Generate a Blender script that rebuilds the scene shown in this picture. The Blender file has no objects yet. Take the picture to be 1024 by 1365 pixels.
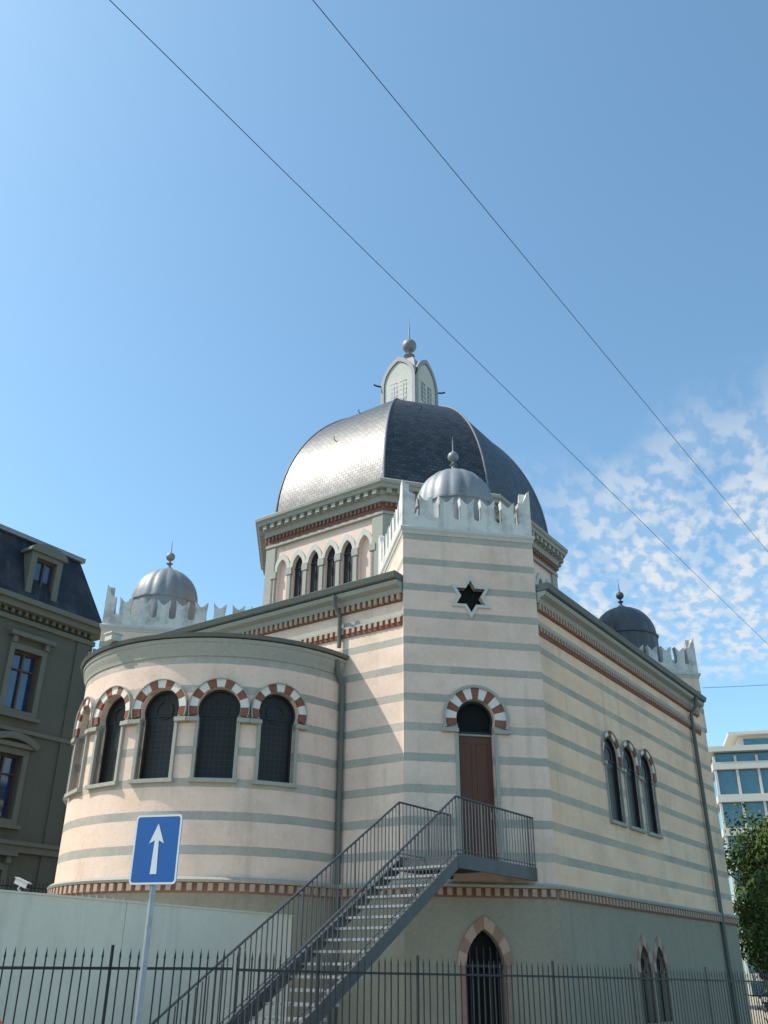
import bpy, bmesh, math, random
from math import sin, cos, pi, sqrt, radians
from mathutils import Vector, Matrix
random.seed(7)
SC = bpy.context.scene
K = 0.76
C0 = (2.98, 23.35)
E1 = (0.575, 0.818); E2 = (-0.818, 0.575)
def M(p, q, z):
    return (K*(C0[0]+E1[0]*p+E2[0]*q), K*(C0[1]+E1[1]*p+E2[1]*q), 1.6+K*(z-1.6))
GZ = 1.6-1.6/K   # ground level in building units

# ------------------------------------------------------------ materials
def newmat(name):
    m = bpy.data.materials.new(name); m.use_nodes = True
    nt = m.node_tree; b = nt.nodes['Principled BSDF']
    return m, nt, b
def L(nt, a, b): nt.links.new(a, b)
def math_(nt, op, a, b=None, c=None):
    n = nt.nodes.new('ShaderNodeMath'); n.operation = op
    for i, x in enumerate((a, b, c)):
        if x is None: continue
        if isinstance(x, (int, float)): n.inputs[i].default_value = x
        else: L(nt, x, n.inputs[i])
    return n.outputs[0]
def mix(nt, f, a, b, bt='MIX'):
    n = nt.nodes.new('ShaderNodeMix'); n.data_type = 'RGBA'; n.blend_type = bt
    if isinstance(f, (int, float)): n.inputs[0].default_value = f
    else: L(nt, f, n.inputs[0])
    for i, x in ((6, a), (7, b)):
        if isinstance(x, tuple): n.inputs[i].default_value = (*x[:3], 1)
        else: L(nt, x, n.inputs[i])
    return n.outputs[2]
def ramp(nt, f, p0, p1):
    n = nt.nodes.new('ShaderNodeMapRange'); n.interpolation_type = 'SMOOTHSTEP'
    L(nt, f, n.inputs[0]); n.inputs[1].default_value = p0; n.inputs[2].default_value = p1
    return n.outputs[0]
def coords(nt, sc=(1, 1, 1)):
    tc = nt.nodes.new('ShaderNodeTexCoord'); mp = nt.nodes.new('ShaderNodeMapping')
    mp.inputs['Scale'].default_value = sc
    L(nt, tc.outputs['Object'], mp.inputs[0]); return mp.outputs[0]
def noise(nt, scale, sc=(1, 1, 1), detail=5, rough=0.6):
    n = nt.nodes.new('ShaderNodeTexNoise'); n.inputs['Scale'].default_value = scale
    n.inputs['Detail'].default_value = detail; n.inputs['Roughness'].default_value = rough
    L(nt, coords(nt, sc), n.inputs['Vector']); return n.outputs[0]
def weather(nt, col, amt=0.35, dirt=(0.30, 0.29, 0.25), big=0.7):
    a = ramp(nt, noise(nt, big), 0.42, 0.75)
    st = ramp(nt, noise(nt, 2.2, (1.6, 1.6, 0.16)), 0.5, 0.8)
    f = math_(nt, 'MULTIPLY', math_(nt, 'ADD', math_(nt, 'MULTIPLY', a, 0.5), math_(nt, 'MULTIPLY', st, 0.6)), amt)
    c = mix(nt, f, col, dirt)
    fine = noise(nt, 14, detail=3)
    return mix(nt, 0.18, c, fine, 'OVERLAY')
def bump(nt, b, scale, strength, dist=0.02):
    bm = nt.nodes.new('ShaderNodeBump'); bm.inputs['Strength'].default_value = strength
    bm.inputs['Distance'].default_value = dist
    L(nt, noise(nt, scale), bm.inputs['Height']); L(nt, bm.outputs[0], b.inputs['Normal'])
def rgb(nt, c):
    n = nt.nodes.new('ShaderNodeRGB'); n.outputs[0].default_value = (*c, 1); return n.outputs[0]
def stucco(name, col, amt=0.35, rough=0.9, dirt=(0.28, 0.27, 0.24), bs=0.25, big=0.7):
    m, nt, b = newmat(name)
    L(nt, weather(nt, rgb(nt, col), amt, dirt, big), b.inputs['Base Color'])
    b.inputs['Roughness'].default_value = rough; b.inputs['Specular IOR Level'].default_value = 0.25
    bump(nt, b, 30, bs); return m
def striped(name, light, dark):
    m, nt, b = newmat(name)
    tc = nt.nodes.new('ShaderNodeTexCoord'); s = nt.nodes.new('ShaderNodeSeparateXYZ')
    L(nt, tc.outputs['Object'], s.inputs[0])
    wob = math_(nt, 'MULTIPLY', math_(nt, 'SUBTRACT', noise(nt, 6), 0.5), 0.024)
    z = math_(nt, 'ADD', s.outputs[2], wob)
    per = 0.84*K; zc = 1.6+K*(12.75-1.6)
    fr = math_(nt, 'FRACT', math_(nt, 'ADD', math_(nt, 'DIVIDE', math_(nt, 'SUBTRACT', z, zc), per), 0.130+40))
    msk = math_(nt, 'LESS_THAN', fr, 0.260)
    edge = math_(nt, 'LESS_THAN', math_(nt, 'ABSOLUTE', math_(nt, 'SUBTRACT', math_(nt, 'ABSOLUTE', math_(nt, 'SUBTRACT', fr, 0.130)), 0.130)), 0.010)
    # bands repainted unevenly
    dk = mix(nt, ramp(nt, noise(nt, 1.1), 0.35, 0.65), dark, tuple(c*0.86 for c in dark))
    lt = mix(nt, ramp(nt, noise(nt, 0.8, (1, 1, 2.5)), 0.4, 0.7), light, tuple(c*f for c, f in zip(light, (0.95, 0.91, 0.87))))
    fade = math_(nt, 'SUBTRACT', 1.0, math_(nt, 'MULTIPLY', ramp(nt, noise(nt, 0.6), 0.4, 0.7), 0.26))
    c = mix(nt, math_(nt, 'MULTIPLY', msk, fade), lt, dk)
    c = mix(nt, math_(nt, 'MULTIPLY', edge, 0.3), c, (0.24, 0.23, 0.2))
    c = mix(nt, math_(nt, 'MULTIPLY', ramp(nt, noise(nt, 0.35), 0.4, 0.7), 0.20), c, (0.54, 0.40, 0.31))
    L(nt, weather(nt, c, 0.5, (0.32, 0.28, 0.23)), b.inputs['Base Color'])
    b.inputs['Roughness'].default_value = 0.92; b.inputs['Specular IOR Level'].default_value = 0.2
    bump(nt, b, 26, 0.35); return m
def metal(name, col, rough=0.45, metallic=0.6, amt=0.3, dirt=(0.1, 0.11, 0.12)):
    m, nt, b = newmat(name)
    L(nt, weather(nt, rgb(nt, col), amt, dirt, 1.5), b.inputs['Base Color'])
    b.inputs['Metallic'].default_value = metallic
    r = nt.nodes.new('ShaderNodeMapRange'); L(nt, noise(nt, 3), r.inputs[0])
    r.inputs[3].default_value = rough-0.1; r.inputs[4].default_value = rough+0.15
    L(nt, r.outputs[0], b.inputs['Roughness']); bump(nt, b, 8, 0.15); return m

mWall = striped('striped_stucco', (0.84, 0.635, 0.515), (0.43, 0.415, 0.36))
mWallBounce = striped('striped_stucco_bounce', (0.90, 0.635, 0.44), (0.47, 0.43, 0.34))  # warm light bounced onto the shaded right wall is put into this colour
mPink = stucco('pink_stucco', (0.80, 0.60, 0.50), 0.35)
mSage = stucco('sage_stone', (0.38, 0.368, 0.318), 0.45)
mSageD = stucco('plinth_stone', (0.315, 0.28, 0.215), 0.6, dirt=(0.18, 0.165, 0.135))
mPale = stucco('pale_stone', (0.58, 0.56, 0.50), 0.4)
mWhite = stucco('white_render', (0.68, 0.65, 0.60), 1.0, dirt=(0.12, 0.12, 0.11), big=2.4)
mRed = stucco('red_brick', (0.25, 0.10, 0.07), 0.3)
mVW = stucco('white_voussoir', (0.74, 0.69, 0.61), 0.3)
mPeach = stucco('peach_stone', (0.46, 0.31, 0.23), 0.35)
mPeachL = stucco('pale_peach_stone', (0.46, 0.32, 0.24), 0.35)
mBand = stucco('brick_brown', (0.25, 0.145, 0.11), 0.35)
mSt2 = stucco('pink_brick_stone', (0.32, 0.19, 0.14), 0.35)
mGutter = metal('patina_gutter', (0.14, 0.15, 0.13), 0.6, 0.15, 0.4)
mZinc = metal('zinc_sheet', (0.25, 0.26, 0.27), 0.52, 0.25, 0.7)
mZincShade = metal('shaded_zinc_sheet', (0.085, 0.092, 0.105), 0.55, 0.25, 0.5, (0.05, 0.05, 0.055))  # darker copy of the zinc, shade on the rear right dome put into colour
mLead = metal('lead_rib', (0.17, 0.18, 0.19), 0.5, 0.3)
mIron = metal('dark_iron', (0.028, 0.03, 0.033), 0.5, 0.4, 0.2)
mStair = metal('painted_steel', (0.08, 0.082, 0.086), 0.5, 0.4, 0.25)
mTread = metal('galvanised_tread', (0.34, 0.34, 0.34), 0.5, 0.5, 0.3)
mPole = metal('galvanised_pole', (0.42, 0.43, 0.44), 0.45, 0.6, 0.2)
mLantern = stucco('lantern_sheet', (0.30, 0.31, 0.315), 0.4, 0.6)
mConc = stucco('garden_wall_render', (0.86, 0.76, 0.61), 0.5, bs=0.1, dirt=(0.42, 0.37, 0.30))
def slatemat(name, c1, c2, mortar, bw, rh, rough, spec=0.5, mort=0.012, bstr=0.5):
    m, nt, b = newmat(name)
    tc = nt.nodes.new('ShaderNodeTexCoord'); br = nt.nodes.new('ShaderNodeTexBrick')
    L(nt, tc.outputs['UV'], br.inputs['Vector'])
    br.inputs['Scale'].default_value = 1; br.inputs['Brick Width'].default_value = bw
    br.inputs['Row Height'].default_value = rh; br.inputs['Mortar Size'].default_value = mort
    br.inputs['Mortar Smooth'].default_value = 0.5
    br.inputs['Color1'].default_value = (*c1, 1); br.inputs['Color2'].default_value = (*c2, 1)
    br.inputs['Mortar'].default_value = (*mortar, 1); br.offset = 0.5
    c = mix(nt, 0.45, br.outputs['Color'], noise(nt, 1.3), 'OVERLAY')
    L(nt, c, b.inputs['Base Color'])
    sepc = nt.nodes.new('ShaderNodeSeparateColor'); L(nt, br.outputs['Color'], sepc.inputs[0])
    lo_, hi_ = min(c1[0], c2[0]), max(c1[0], c2[0])
    r = nt.nodes.new('ShaderNodeMapRange'); L(nt, sepc.outputs[0], r.inputs[0])
    r.inputs[1].default_value = lo_; r.inputs[2].default_value = hi_
    r.inputs[3].default_value = spec*0.72; r.inputs[4].default_value = spec
    keep = math_(nt, 'SUBTRACT', 1.0, math_(nt, 'MULTIPLY', br.outputs['Fac'], 0.6))
    L(nt, math_(nt, 'MULTIPLY', r.outputs[0], keep), b.inputs['Specular IOR Level'])
    L(nt, math_(nt, 'ADD', rough, math_(nt, 'MULTIPLY', math_(nt, 'SUBTRACT', noise(nt, 1.2), .5), .10)), b.inputs['Roughness'])
    bm = nt.nodes.new('ShaderNodeBump'); bm.invert = True; bm.inputs['Strength'].default_value = bstr
    bm.inputs['Distance'].default_value = 0.006
    L(nt, math_(nt, 'ADD', br.outputs['Fac'], math_(nt, 'MULTIPLY', noise(nt, 5, detail=1), 0.4)), bm.inputs['Height'])
    L(nt, bm.outputs[0], b.inputs['Normal']); return m
mSlate = slatemat('dome_slate', (0.036, 0.036, 0.040), (0.013, 0.014, 0.017), (0.006, 0.006, 0.007), 0.19, 0.115, 0.47, spec=1.0, mort=.008, bstr=.25)
mRoofSl = stucco('mansard_slate', (0.022, 0.026, 0.036), 0.3, 0.55)
mStone = stucco('house_stone', (0.118, 0.122, 0.098), 0.5, big=0.4, dirt=(0.085, 0.09, 0.075))
mStoneL = stucco('house_trim_stone', (0.165, 0.168, 0.138), 0.45, dirt=(0.1, 0.1, 0.08))
def glass(name, col, rough=0.12, grid=None, spec=0.6):
    m, nt, b = newmat(name)
    c = rgb(nt, col)
    c = mix(nt, 0.5, c, noise(nt, 2.5), 'OVERLAY')
    if grid:
        cs = coords(nt); s = nt.nodes.new('ShaderNodeSeparateXYZ'); L(nt, cs, s.inputs[0])
        g = math_(nt, 'LESS_THAN', math_(nt, 'FRACT', math_(nt, 'MULTIPLY', s.outputs[2], grid)), 0.12)
        h = math_(nt, 'LESS_THAN', math_(nt, 'FRACT', math_(nt, 'MULTIPLY', math_(nt, 'ADD', s.outputs[0], math_(nt, 'MULTIPLY', s.outputs[1], 0.35)), grid)), 0.12)
        f = math_(nt, 'MAXIMUM', g, h)
        c = mix(nt, math_(nt, 'MULTIPLY', f, 0.45), c, (0.055, 0.052, 0.048))
    L(nt, c, b.inputs['Base Color']); b.inputs['Roughness'].default_value = rough
    b.inputs['Specular IOR Level'].default_value = spec
    bump(nt, b, 3, 0.05); return m
mGlass = glass('leaded_glass', (0.018, 0.017, 0.016), 0.42, 9, spec=.3)
mDark = glass('dark_opening', (0.008, 0.008, 0.008), 0.6, spec=.15)
mBlue = glass('reflecting_glass', (0.015, 0.045, 0.12), 0.05, spec=1.0)
mFrameW = stucco('window_wood', (0.10, 0.06, 0.035), 0.2, 0.5)
def wood():
    m, nt, b = newmat('door_wood')
    n = noise(nt, 6, (6, 6, 0.5)); c = mix(nt, n, (0.085, 0.026, 0.012), (0.15, 0.052, 0.026))
    L(nt, c, b.inputs['Base Color']); b.inputs['Roughness'].default_value = 0.55; return m
mDoor = wood()
def plain(name, col, rough=0.4, met=0.0, coat=0):
    m, nt, b = newmat(name)
    c = mix(nt, 0.12, col, noise(nt, 5), 'OVERLAY'); L(nt, c, b.inputs['Base Color'])
    b.inputs['Roughness'].default_value = rough; b.inputs['Metallic'].default_value = met
    b.inputs['Coat Weight'].default_value = coat; return m
mSignB = plain('sign_blue', (0.01, 0.11, 0.37), 0.35)
mSignW = plain('sign_white', (0.80, 0.80, 0.78), 0.35)
mCarR = plain('car_red', (0.40, 0.012, 0.01), 0.4, 0, .2)
mTyre = plain('tyre_rubber', (0.02, 0.02, 0.02), 0.85)
mWire = plain('cable', (0.03, 0.035, 0.05), 0.6)
mCam = plain('camera_housing', (0.40, 0.40, 0.38), 0.5)
mOffW = plain('office_panel', (0.54, 0.51, 0.45), 0.5)
mOffG = glass('office_glass', (0.03, 0.13, 0.20), 0.08, spec=1.0)
mBark = stucco('bark', (0.09, 0.07, 0.05), 0.5, bs=0.8)
def leafmat(name, a, bb):
    m, nt, b = newmat(name)
    c = mix(nt, noise(nt, 1.6), a, bb)
    L(nt, c, b.inputs['Base Color']); b.inputs['Roughness'].default_value = 0.6
    b.inputs['Specular IOR Level'].default_value = 0.2
    return m
mLeaf = leafmat('leaf', (0.035, 0.065, 0.012), (0.085, 0.125, 0.028))
mGround = stucco('ground_paving', (0.38, 0.33, 0.25), 0.3, bs=0.1)
mAsph = stucco('asphalt', (0.07, 0.07, 0.07), 0.3, bs=0.4)
mPave = stucco('pavement_slabs', (0.42, 0.35, 0.26), 0.35)

# ------------------------------------------------------------ mesh builder
class MB:
    def __init__(s): s.v = []; s.f = []; s.m = []; s.uv = {}
    def add(s, vs, fs, mi=0):
        o = len(s.v); s.v += [tuple(x) for x in vs]
        for f in fs: s.f.append([i+o for i in f]); s.m.append(mi)
    def hexa(s, b4, t4, mi=0):
        s.add(list(b4)+list(t4), [(0, 3, 2, 1), (4, 5, 6, 7), (0, 1, 5, 4), (1, 2, 6, 5), (2, 3, 7, 6), (3, 0, 4, 7)], mi)
    def box(s, x0, x1, y0, y1, z0, z1, mi=0, T=None):
        T = T or (lambda *a: a)
        s.hexa([T(x0, y0, z0), T(x1, y0, z0), T(x1, y1, z0), T(x0, y1, z0)], [T(x0, y0, z1), T(x1, y0, z1), T(x1, y1, z1), T(x0, y1, z1)], mi)
    def prism(s, fr, out, n0, n1, mi=0):
        n = len(out)
        vs = [fr(u, z, n0) for u, z in out]+[fr(u, z, n1) for u, z in out]
        fs = [tuple(range(n)), tuple(range(2*n-1, n-1, -1))]+[(i, (i+1) % n, n+(i+1) % n, n+i) for i in range(n)]
        s.add(vs, fs, mi)
    def ringprism(s, fr, o, i_, n0, n1, mi=0):
        n = len(o)
        vs = [fr(u, z, n0) for u, z in o]+[fr(u, z, n0) for u, z in i_]+[fr(u, z, n1) for u, z in o]+[fr(u, z, n1) for u, z in i_]
        fs = []
        for a in range(n):
            b = (a+1) % n
            fs += [(a, b, n+b, n+a), (2*n+a, 3*n+a, 3*n+b, 2*n+b), (a, 2*n+a, 2*n+b, b), (n+a, n+b, 3*n+b, 3*n+a)]
        s.add(vs, fs, mi)
    def tube(s, pts, r, seg=8, mi=0, r2=None):
        n = len(pts); pts = [Vector(p) for p in pts]
        o = len(s.v)
        for i, p in enumerate(pts):
            d = (pts[min(i+1, n-1)]-pts[max(i-1, 0)]).normalized()
            a = d.orthogonal().normalized() if i == 0 else (a-d*a.dot(d)).normalized()
            b = d.cross(a); rr = r if r2 is None else r+(r2-r)*i/(n-1)
            for k in range(seg):
                t = 2*pi*k/seg; s.v.append(tuple(p+a*cos(t)*rr+b*sin(t)*rr))
        for i in range(n-1):
            for k in range(seg):
                s.f.append([o+i*seg+k, o+i*seg+(k+1) % seg, o+(i+1)*seg+(k+1) % seg, o+(i+1)*seg+k]); s.m.append(mi)
        s.f.append([o+k for k in range(seg)][::-1]); s.m.append(mi)
        s.f.append([o+(n-1)*seg+k for k in range(seg)]); s.m.append(mi)
    def lathe(s, c, prof, seg=32, mi=0, rib=0, amp=0.0):
        o = len(s.v)
        for r, z in prof:
            for k in range(seg):
                t = 2*pi*k/seg
                rr = r*(1+(amp*(abs(cos(rib*t/2))-0.5) if rib else 0))
                s.v.append((c[0]+rr*cos(t), c[1]+rr*sin(t), z))
        for i in range(len(prof)-1):
            for k in range(seg):
                s.f.append([o+i*seg+k, o+i*seg+(k+1) % seg, o+(i+1)*seg+(k+1) % seg, o+(i+1)*seg+k]); s.m.append(mi)
        s.f.append([o+k for k in range(seg)][::-1]); s.m.append(mi)
        e = o+(len(prof)-1)*seg
        s.f.append([e+k for k in range(seg)]); s.m.append(mi)

def offset(pts, d, closed):
    n = len(pts); res = []
    for i in range(n):
        a = pts[i-1] if (closed or i > 0) else None
        b = pts[i]; c = pts[(i+1) % n] if (closed or i < n-1) else None
        def nr(p, q):
            dx, dy = q[0]-p[0], q[1]-p[1]; l = math.hypot(dx, dy); return (dy/l, -dx/l)
        if a is None: nn = nr(b, c); res.append((b[0]+nn[0]*d, b[1]+nn[1]*d)); continue
        if c is None: nn = nr(a, b); res.append((b[0]+nn[0]*d, b[1]+nn[1]*d)); continue
        n1, n2 = nr(a, b), nr(b, c)
        mx, my = n1[0]+n2[0], n1[1]+n2[1]; l2 = mx*mx+my*my
        k = 2*d/l2 if l2 > 1e-6 else 0
        res.append((b[0]+mx*k, b[1]+my*k))
    return res
def sweep(mb, pts, closed, prof, mi=0, Mf=M):
    rings = [offset(pts, n, closed) for n, z in prof]; m = len(prof); n = len(pts)
    vs = [Mf(rings[j][i][0], rings[j][i][1], prof[j][1]) for i in range(n) for j in range(m)]
    fs = []
    for i in range(n if closed else n-1):
        k = (i+1) % n
        for j in range(m):
            l = (j+1) % m; fs.append((i*m+j, k*m+j, k*m+l, i*m+l))
    if not closed: fs += [tuple(range(m))[::-1], tuple((n-1)*m+j for j in range(m))]
    mb.add(vs, fs, mi)

def Fr(o, U, Nn, Mf=M):
    return lambda u, z, n: Mf(o[0]+U[0]*u+Nn[0]*n, o[1]+U[1]*u+Nn[1]*n, z)
COL = bpy.context.scene.collection
def mesh_obj(name, mb, mats, root=(0, 0, 0), parent=None, smooth=None, fix=True):
    me = bpy.data.meshes.new(name)
    me.from_pydata([(x-root[0], y-root[1], z-root[2]) for x, y, z in mb.v], [], mb.f)
    for i, mi in enumerate(mb.m): me.polygons[i].material_index = mi
    if mb.uv:
        uvl = me.uv_layers.new(name='UVMap')
        for p in me.polygons:
            if p.index in mb.uv:
                for k, li in enumerate(p.loop_indices): uvl.data[li].uv = mb.uv[p.index][k]
    for m in mats: me.materials.append(m)
    if fix:
        bm = bmesh.new(); bm.from_mesh(me); bmesh.ops.recalc_face_normals(bm, faces=bm.faces); bm.to_mesh(me); bm.free()
    if smooth:
        for p in me.polygons: p.use_smooth = True
        me.set_sharp_from_angle(angle=radians(smooth))
    ob = bpy.data.objects.new(name, me); COL.objects.link(ob)
    if parent: ob.parent = parent
    else: ob.location = root
    return ob
def empty(name, loc, label, cat, group=None):
    e = bpy.data.objects.new(name, None); e.location = loc; COL.objects.link(e)
    e['label'] = label; e['category'] = cat
    if group: e['group'] = group
    return e
def tag(o, label=None, cat=None, kind=None, group=None):
    if label: o['label'] = label
    if cat: o['category'] = cat
    if kind: o['kind'] = kind
    if group: o['group'] = group
def cut(ob, mb, root):
    c = mesh_obj('cutter', mb, [], root)
    c.location = root
    bpy.context.view_layer.update()
    md = ob.modifiers.new('b', 'BOOLEAN'); md.object = c; md.solver = 'EXACT'; md.operation = 'DIFFERENCE'
    dg = bpy.context.evaluated_depsgraph_get()
    me = bpy.data.meshes.new_from_object(ob.evaluated_get(dg))
    ob.modifiers.clear(); ob.data = me; bpy.data.objects.remove(c)

# outlines
def horseshoe(hw, zb, zc, r, n=20, uc=0):
    a0 = math.asin(min(1, sqrt(max(0, r*r-hw*hw))/r))
    pts = [(-hw, zb), (hw, zb)]
    for i in range(n+1):
        t = -a0+(pi+2*a0)*i/n; pts.append((r*cos(t), zc+r*sin(t)))
    return [(u+uc, z) for u, z in pts]
def pointed(hw, zb, zs, ht, n=8, uc=0):
    R = (hw*hw+ht*ht)/(2*hw); pts = [(-hw, zb), (hw, zb)]
    am = math.atan2(ht, R-hw)
    for i in range(n+1):
        t = am*i/n; pts.append((-(R-hw)+R*cos(t), zs+R*sin(t)))
    for i in range(n-1, -1, -1):
        t = am*i/n; pts.append(((R-hw)-R*cos(t), zs+R*sin(t)))
    return [(u+uc, z) for u, z in pts]
def arcseg(r0, r1, t0, t1, zc, uc=0, n=4):
    return [(uc+r0*cos(t0+(t1-t0)*i/n), zc+r0*sin(t0+(t1-t0)*i/n)) for i in range(n+1)]+[(uc+r1*cos(t1-(t1-t0)*i/n), zc+r1*sin(t1-(t1-t0)*i/n)) for i in range(n+1)]
def dentils(mb, fr, u0, u1, z0, z1, n0, n1, pitch, w, mi=0):
    n = max(1, int(round((u1-u0)/pitch)))
    for i in range(n):
        c = u0+(u1-u0)*(i+.5)/n
        mb.prism(fr, [(c-w/2, z0), (c+w/2, z0), (c+w/2, z1), (c-w/2, z1)], n0, n1, mi)
def rect(u0, u1, z0, z1): return [(u0, z0), (u1, z0), (u1, z1), (u0, z1)]

# ============================================================ SYNAGOGUE
S2 = 1/sqrt(2)
cp, cq = 11.1, 9.9
RB = M(cp, cq, GZ); RB = (RB[0], RB[1], 0.0)
syn = empty('synagogue', RB, 'striped pink and grey-green synagogue with slate dome and crenellated corner towers', 'synagogue')
def part(name, mb, mats, parent=None, smooth=None, label=None, fix=True):
    o = mesh_obj(name, mb, mats, RB, parent or syn, smooth, fix)
    if label: o['label'] = label
    return o
PL, QL, CH = 22.27, 19.81, 2.87
plan = [(CH, 0), (PL-CH, 0), (PL, CH), (PL, QL-CH), (PL-CH, QL), (CH, QL), (0, QL-CH), (0, CH)]
frR = Fr((0, 0), (1, 0), (0, -1))
frL = Fr((0, 0), (0, -1), (-1, 0))       # u = -q
frT = Fr((0, CH), (S2, -S2), (-S2, -S2))
frTs = lambda u, z, n: frT(u, z, n+0.05)
W4 = CH*sqrt(2)
ZS = 3.6
ZD = 4.0
TU = 2.03
def star(R, uc, zc): return [(uc+(R if i % 2 == 0 else R/sqrt(3))*sin(pi*i/6), zc+(R if i % 2 == 0 else R/sqrt(3))*cos(pi*i/6)) for i in range(12)]

def solid(pl, z0, z1):
    mb = MB(); n = len(pl)
    mb.add([M(p, q, z0) for p, q in pl]+[M(p, q, z1) for p, q in pl],
           [tuple(range(n))[::-1], tuple(range(n, 2*n))]+[(i, (i+1) % n, n+(i+1) % n, n+i) for i in range(n)])
    return mb
main = part('main_wall', solid(plan, ZS, 12.05), [mWall, mWallBounce])
base = part('plinth_wall', solid(offset(plan, 0.03, True), GZ, ZS-0.02), [mSageD])
tcs = [4.98, 6.6, 8.22]
c = MB()
for t in tcs: c.prism(frR, horseshoe(0.58, 5.90, 7.95, 0.62, uc=CH+t), 0.3, -0.18)
c.prism(frTs, star(0.56, TU, 11.72), 0.4, -0.5)
c.prism(frTs, horseshoe(0.60, ZD-.0, 8.0, 0.64, uc=TU), 0.4, -0.6)
cut(main, c, RB)
c = MB()
for t in (5.9, 7.25): c.prism(frR, pointed(0.45, GZ+0.8, 1.65, 0.75, uc=CH+t), 0.4, -0.4)
c.prism(frT, pointed(0.6, GZ-0.2, 1.75, 0.95, uc=TU), 0.4, -0.6)
cut(base, c, RB)
main.data.materials.clear(); main.data.materials.append(mWall); main.data.materials.append(mWallBounce)
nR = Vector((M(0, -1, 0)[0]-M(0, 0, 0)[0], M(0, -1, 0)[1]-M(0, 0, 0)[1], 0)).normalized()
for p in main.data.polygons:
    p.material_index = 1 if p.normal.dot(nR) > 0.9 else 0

def arch_window(fr, hw, zb, zc, r, uc=0, ro=0.82, hood=0.07, depth=-0.3, nv=11, back=-0.12, name='window', pane=mGlass, legs=True, parent=None, bars=True, lw=0.09):
    mb = MB(); mb.prism(fr, horseshoe(hw+0.02, zb-0.02, zc, r+0.02, uc=uc), depth, depth-0.04)
    w = part(name, mb, [pane], parent)
    mb = MB()
    mb.ringprism(fr, horseshoe(hw, zb, zc, r, uc=uc), horseshoe(hw-0.06, zb+0.06, zc, r-0.06, uc=uc), depth+0.07, depth+0.003)
    if bars:
        mb.prism(fr, rect(uc-hw+0.05, uc+hw-0.05, zc-0.16, zc-0.13), depth+0.04, depth+0.001)
        rr = (r-0.1)*0.55
        mb.ringprism(fr, [(uc+rr*cos(2*pi*i/20), zc+0.03+rr*sin(2*pi*i/20)) for i in range(20)], [(uc+(rr-0.03)*cos(2*pi*i/20), zc+0.03+(rr-0.03)*sin(2*pi*i/20)) for i in range(20)], depth+0.03, depth+0.001)
    part('window_frame', mb, [mIron], w)
    mb = MB(); t0 = -0.30; tot = pi+0.6
    for i in range(nv):
        a, b = t0+tot*i/nv, t0+tot*(i+1)/nv
        mb.prism(fr, arcseg(r+0.012, ro, a, b, zc, uc), back, 0.045, 1 if i % 2 == 0 else 0)
    part('arch', mb, [mVW, mRed], w)
    mb = MB()
    mb.prism(fr, arcseg(ro+0.002, ro+hood, t0, t0+tot, zc, uc, 28), back, 0.09)
    for sgn in (-1, 1):
        ua, ub = sorted((uc+sgn*(hw+0.0), uc+sgn*(ro+hood+0.02 if hood > 0.015 else ro-.005)))
        zt = zc-0.3*ro-0.03
        mb.prism(fr, rect(ua, ub, zt-0.11, zt), back, 0.11)
        if legs:
            ua, ub = sorted((uc+sgn*hw, uc+sgn*(hw+lw)))
            mb.prism(fr, rect(ua, ub, zb-0.02, zt-0.11), back, 0.05)
    if legs: mb.prism(fr, rect(uc-hw-lw-.04, uc+hw+lw+.04, zb-0.12, zb-0.02), back, 0.10)
    part('surround', mb, [mSage], w)
    return w
for t in tcs: arch_window(frR, 0.58, 5.90, 7.95, 0.62, uc=CH+t, ro=0.80, hood=0.004, nv=9, back=-0.02, depth=-.12, lw=.05)
def pointed_window(fr, uc, hw, zb, zs, ht, door=False):
    mb = MB(); mb.prism(fr, pointed(hw+0.02, zb, zs, ht, uc=uc), -0.3, -0.34)
    w = part('basement_window' if not door else 'basement_door', mb, [mDark])
    mb = MB(); o = pointed(hw+0.22, zb, zs, ht+0.30, uc=uc); i = pointed(hw, zb, zs, ht, uc=uc)
    n = len(o)
    for sgn in (-1, 1):
        nz = max(1, int((zs-zb)/.5))
        for k in range(nz):
            z0 = zb+(zs-zb)*k/nz; z1 = zb+(zs-zb)*(k+1)/nz-.012
            ua, ub = sorted((uc+sgn*hw, uc+sgn*(hw+.13))); mb.prism(fr, rect(ua, ub, z0, z1), -.05, .03, 1)
    for k in range(2, n-1, 2):
        seg_o = o[k:k+3]; seg_i = i[k:k+3]
        if len(seg_o) < 2: continue
        mb.prism(fr, seg_o+seg_i[::-1], -.05, .05, (k//2) % 2)
    part('surround', mb, [mPeachL, mSt2], w)
    mb = MB()
    for k in range(-2, 3): mb.prism(fr, rect(uc+k*hw*0.36-0.015, uc+k*hw*0.36+0.015, zb, zs+ht*0.5), -0.12, -0.15)
    mb.prism(fr, rect(uc-hw, uc+hw, zs-0.03, zs+0.03), -0.10, -0.16)
    part('grille', mb, [mIron], w)
for t in (5.9, 7.25): pointed_window(frR, CH+t, 0.45, GZ+0.8, 1.65, 0.75)

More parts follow.
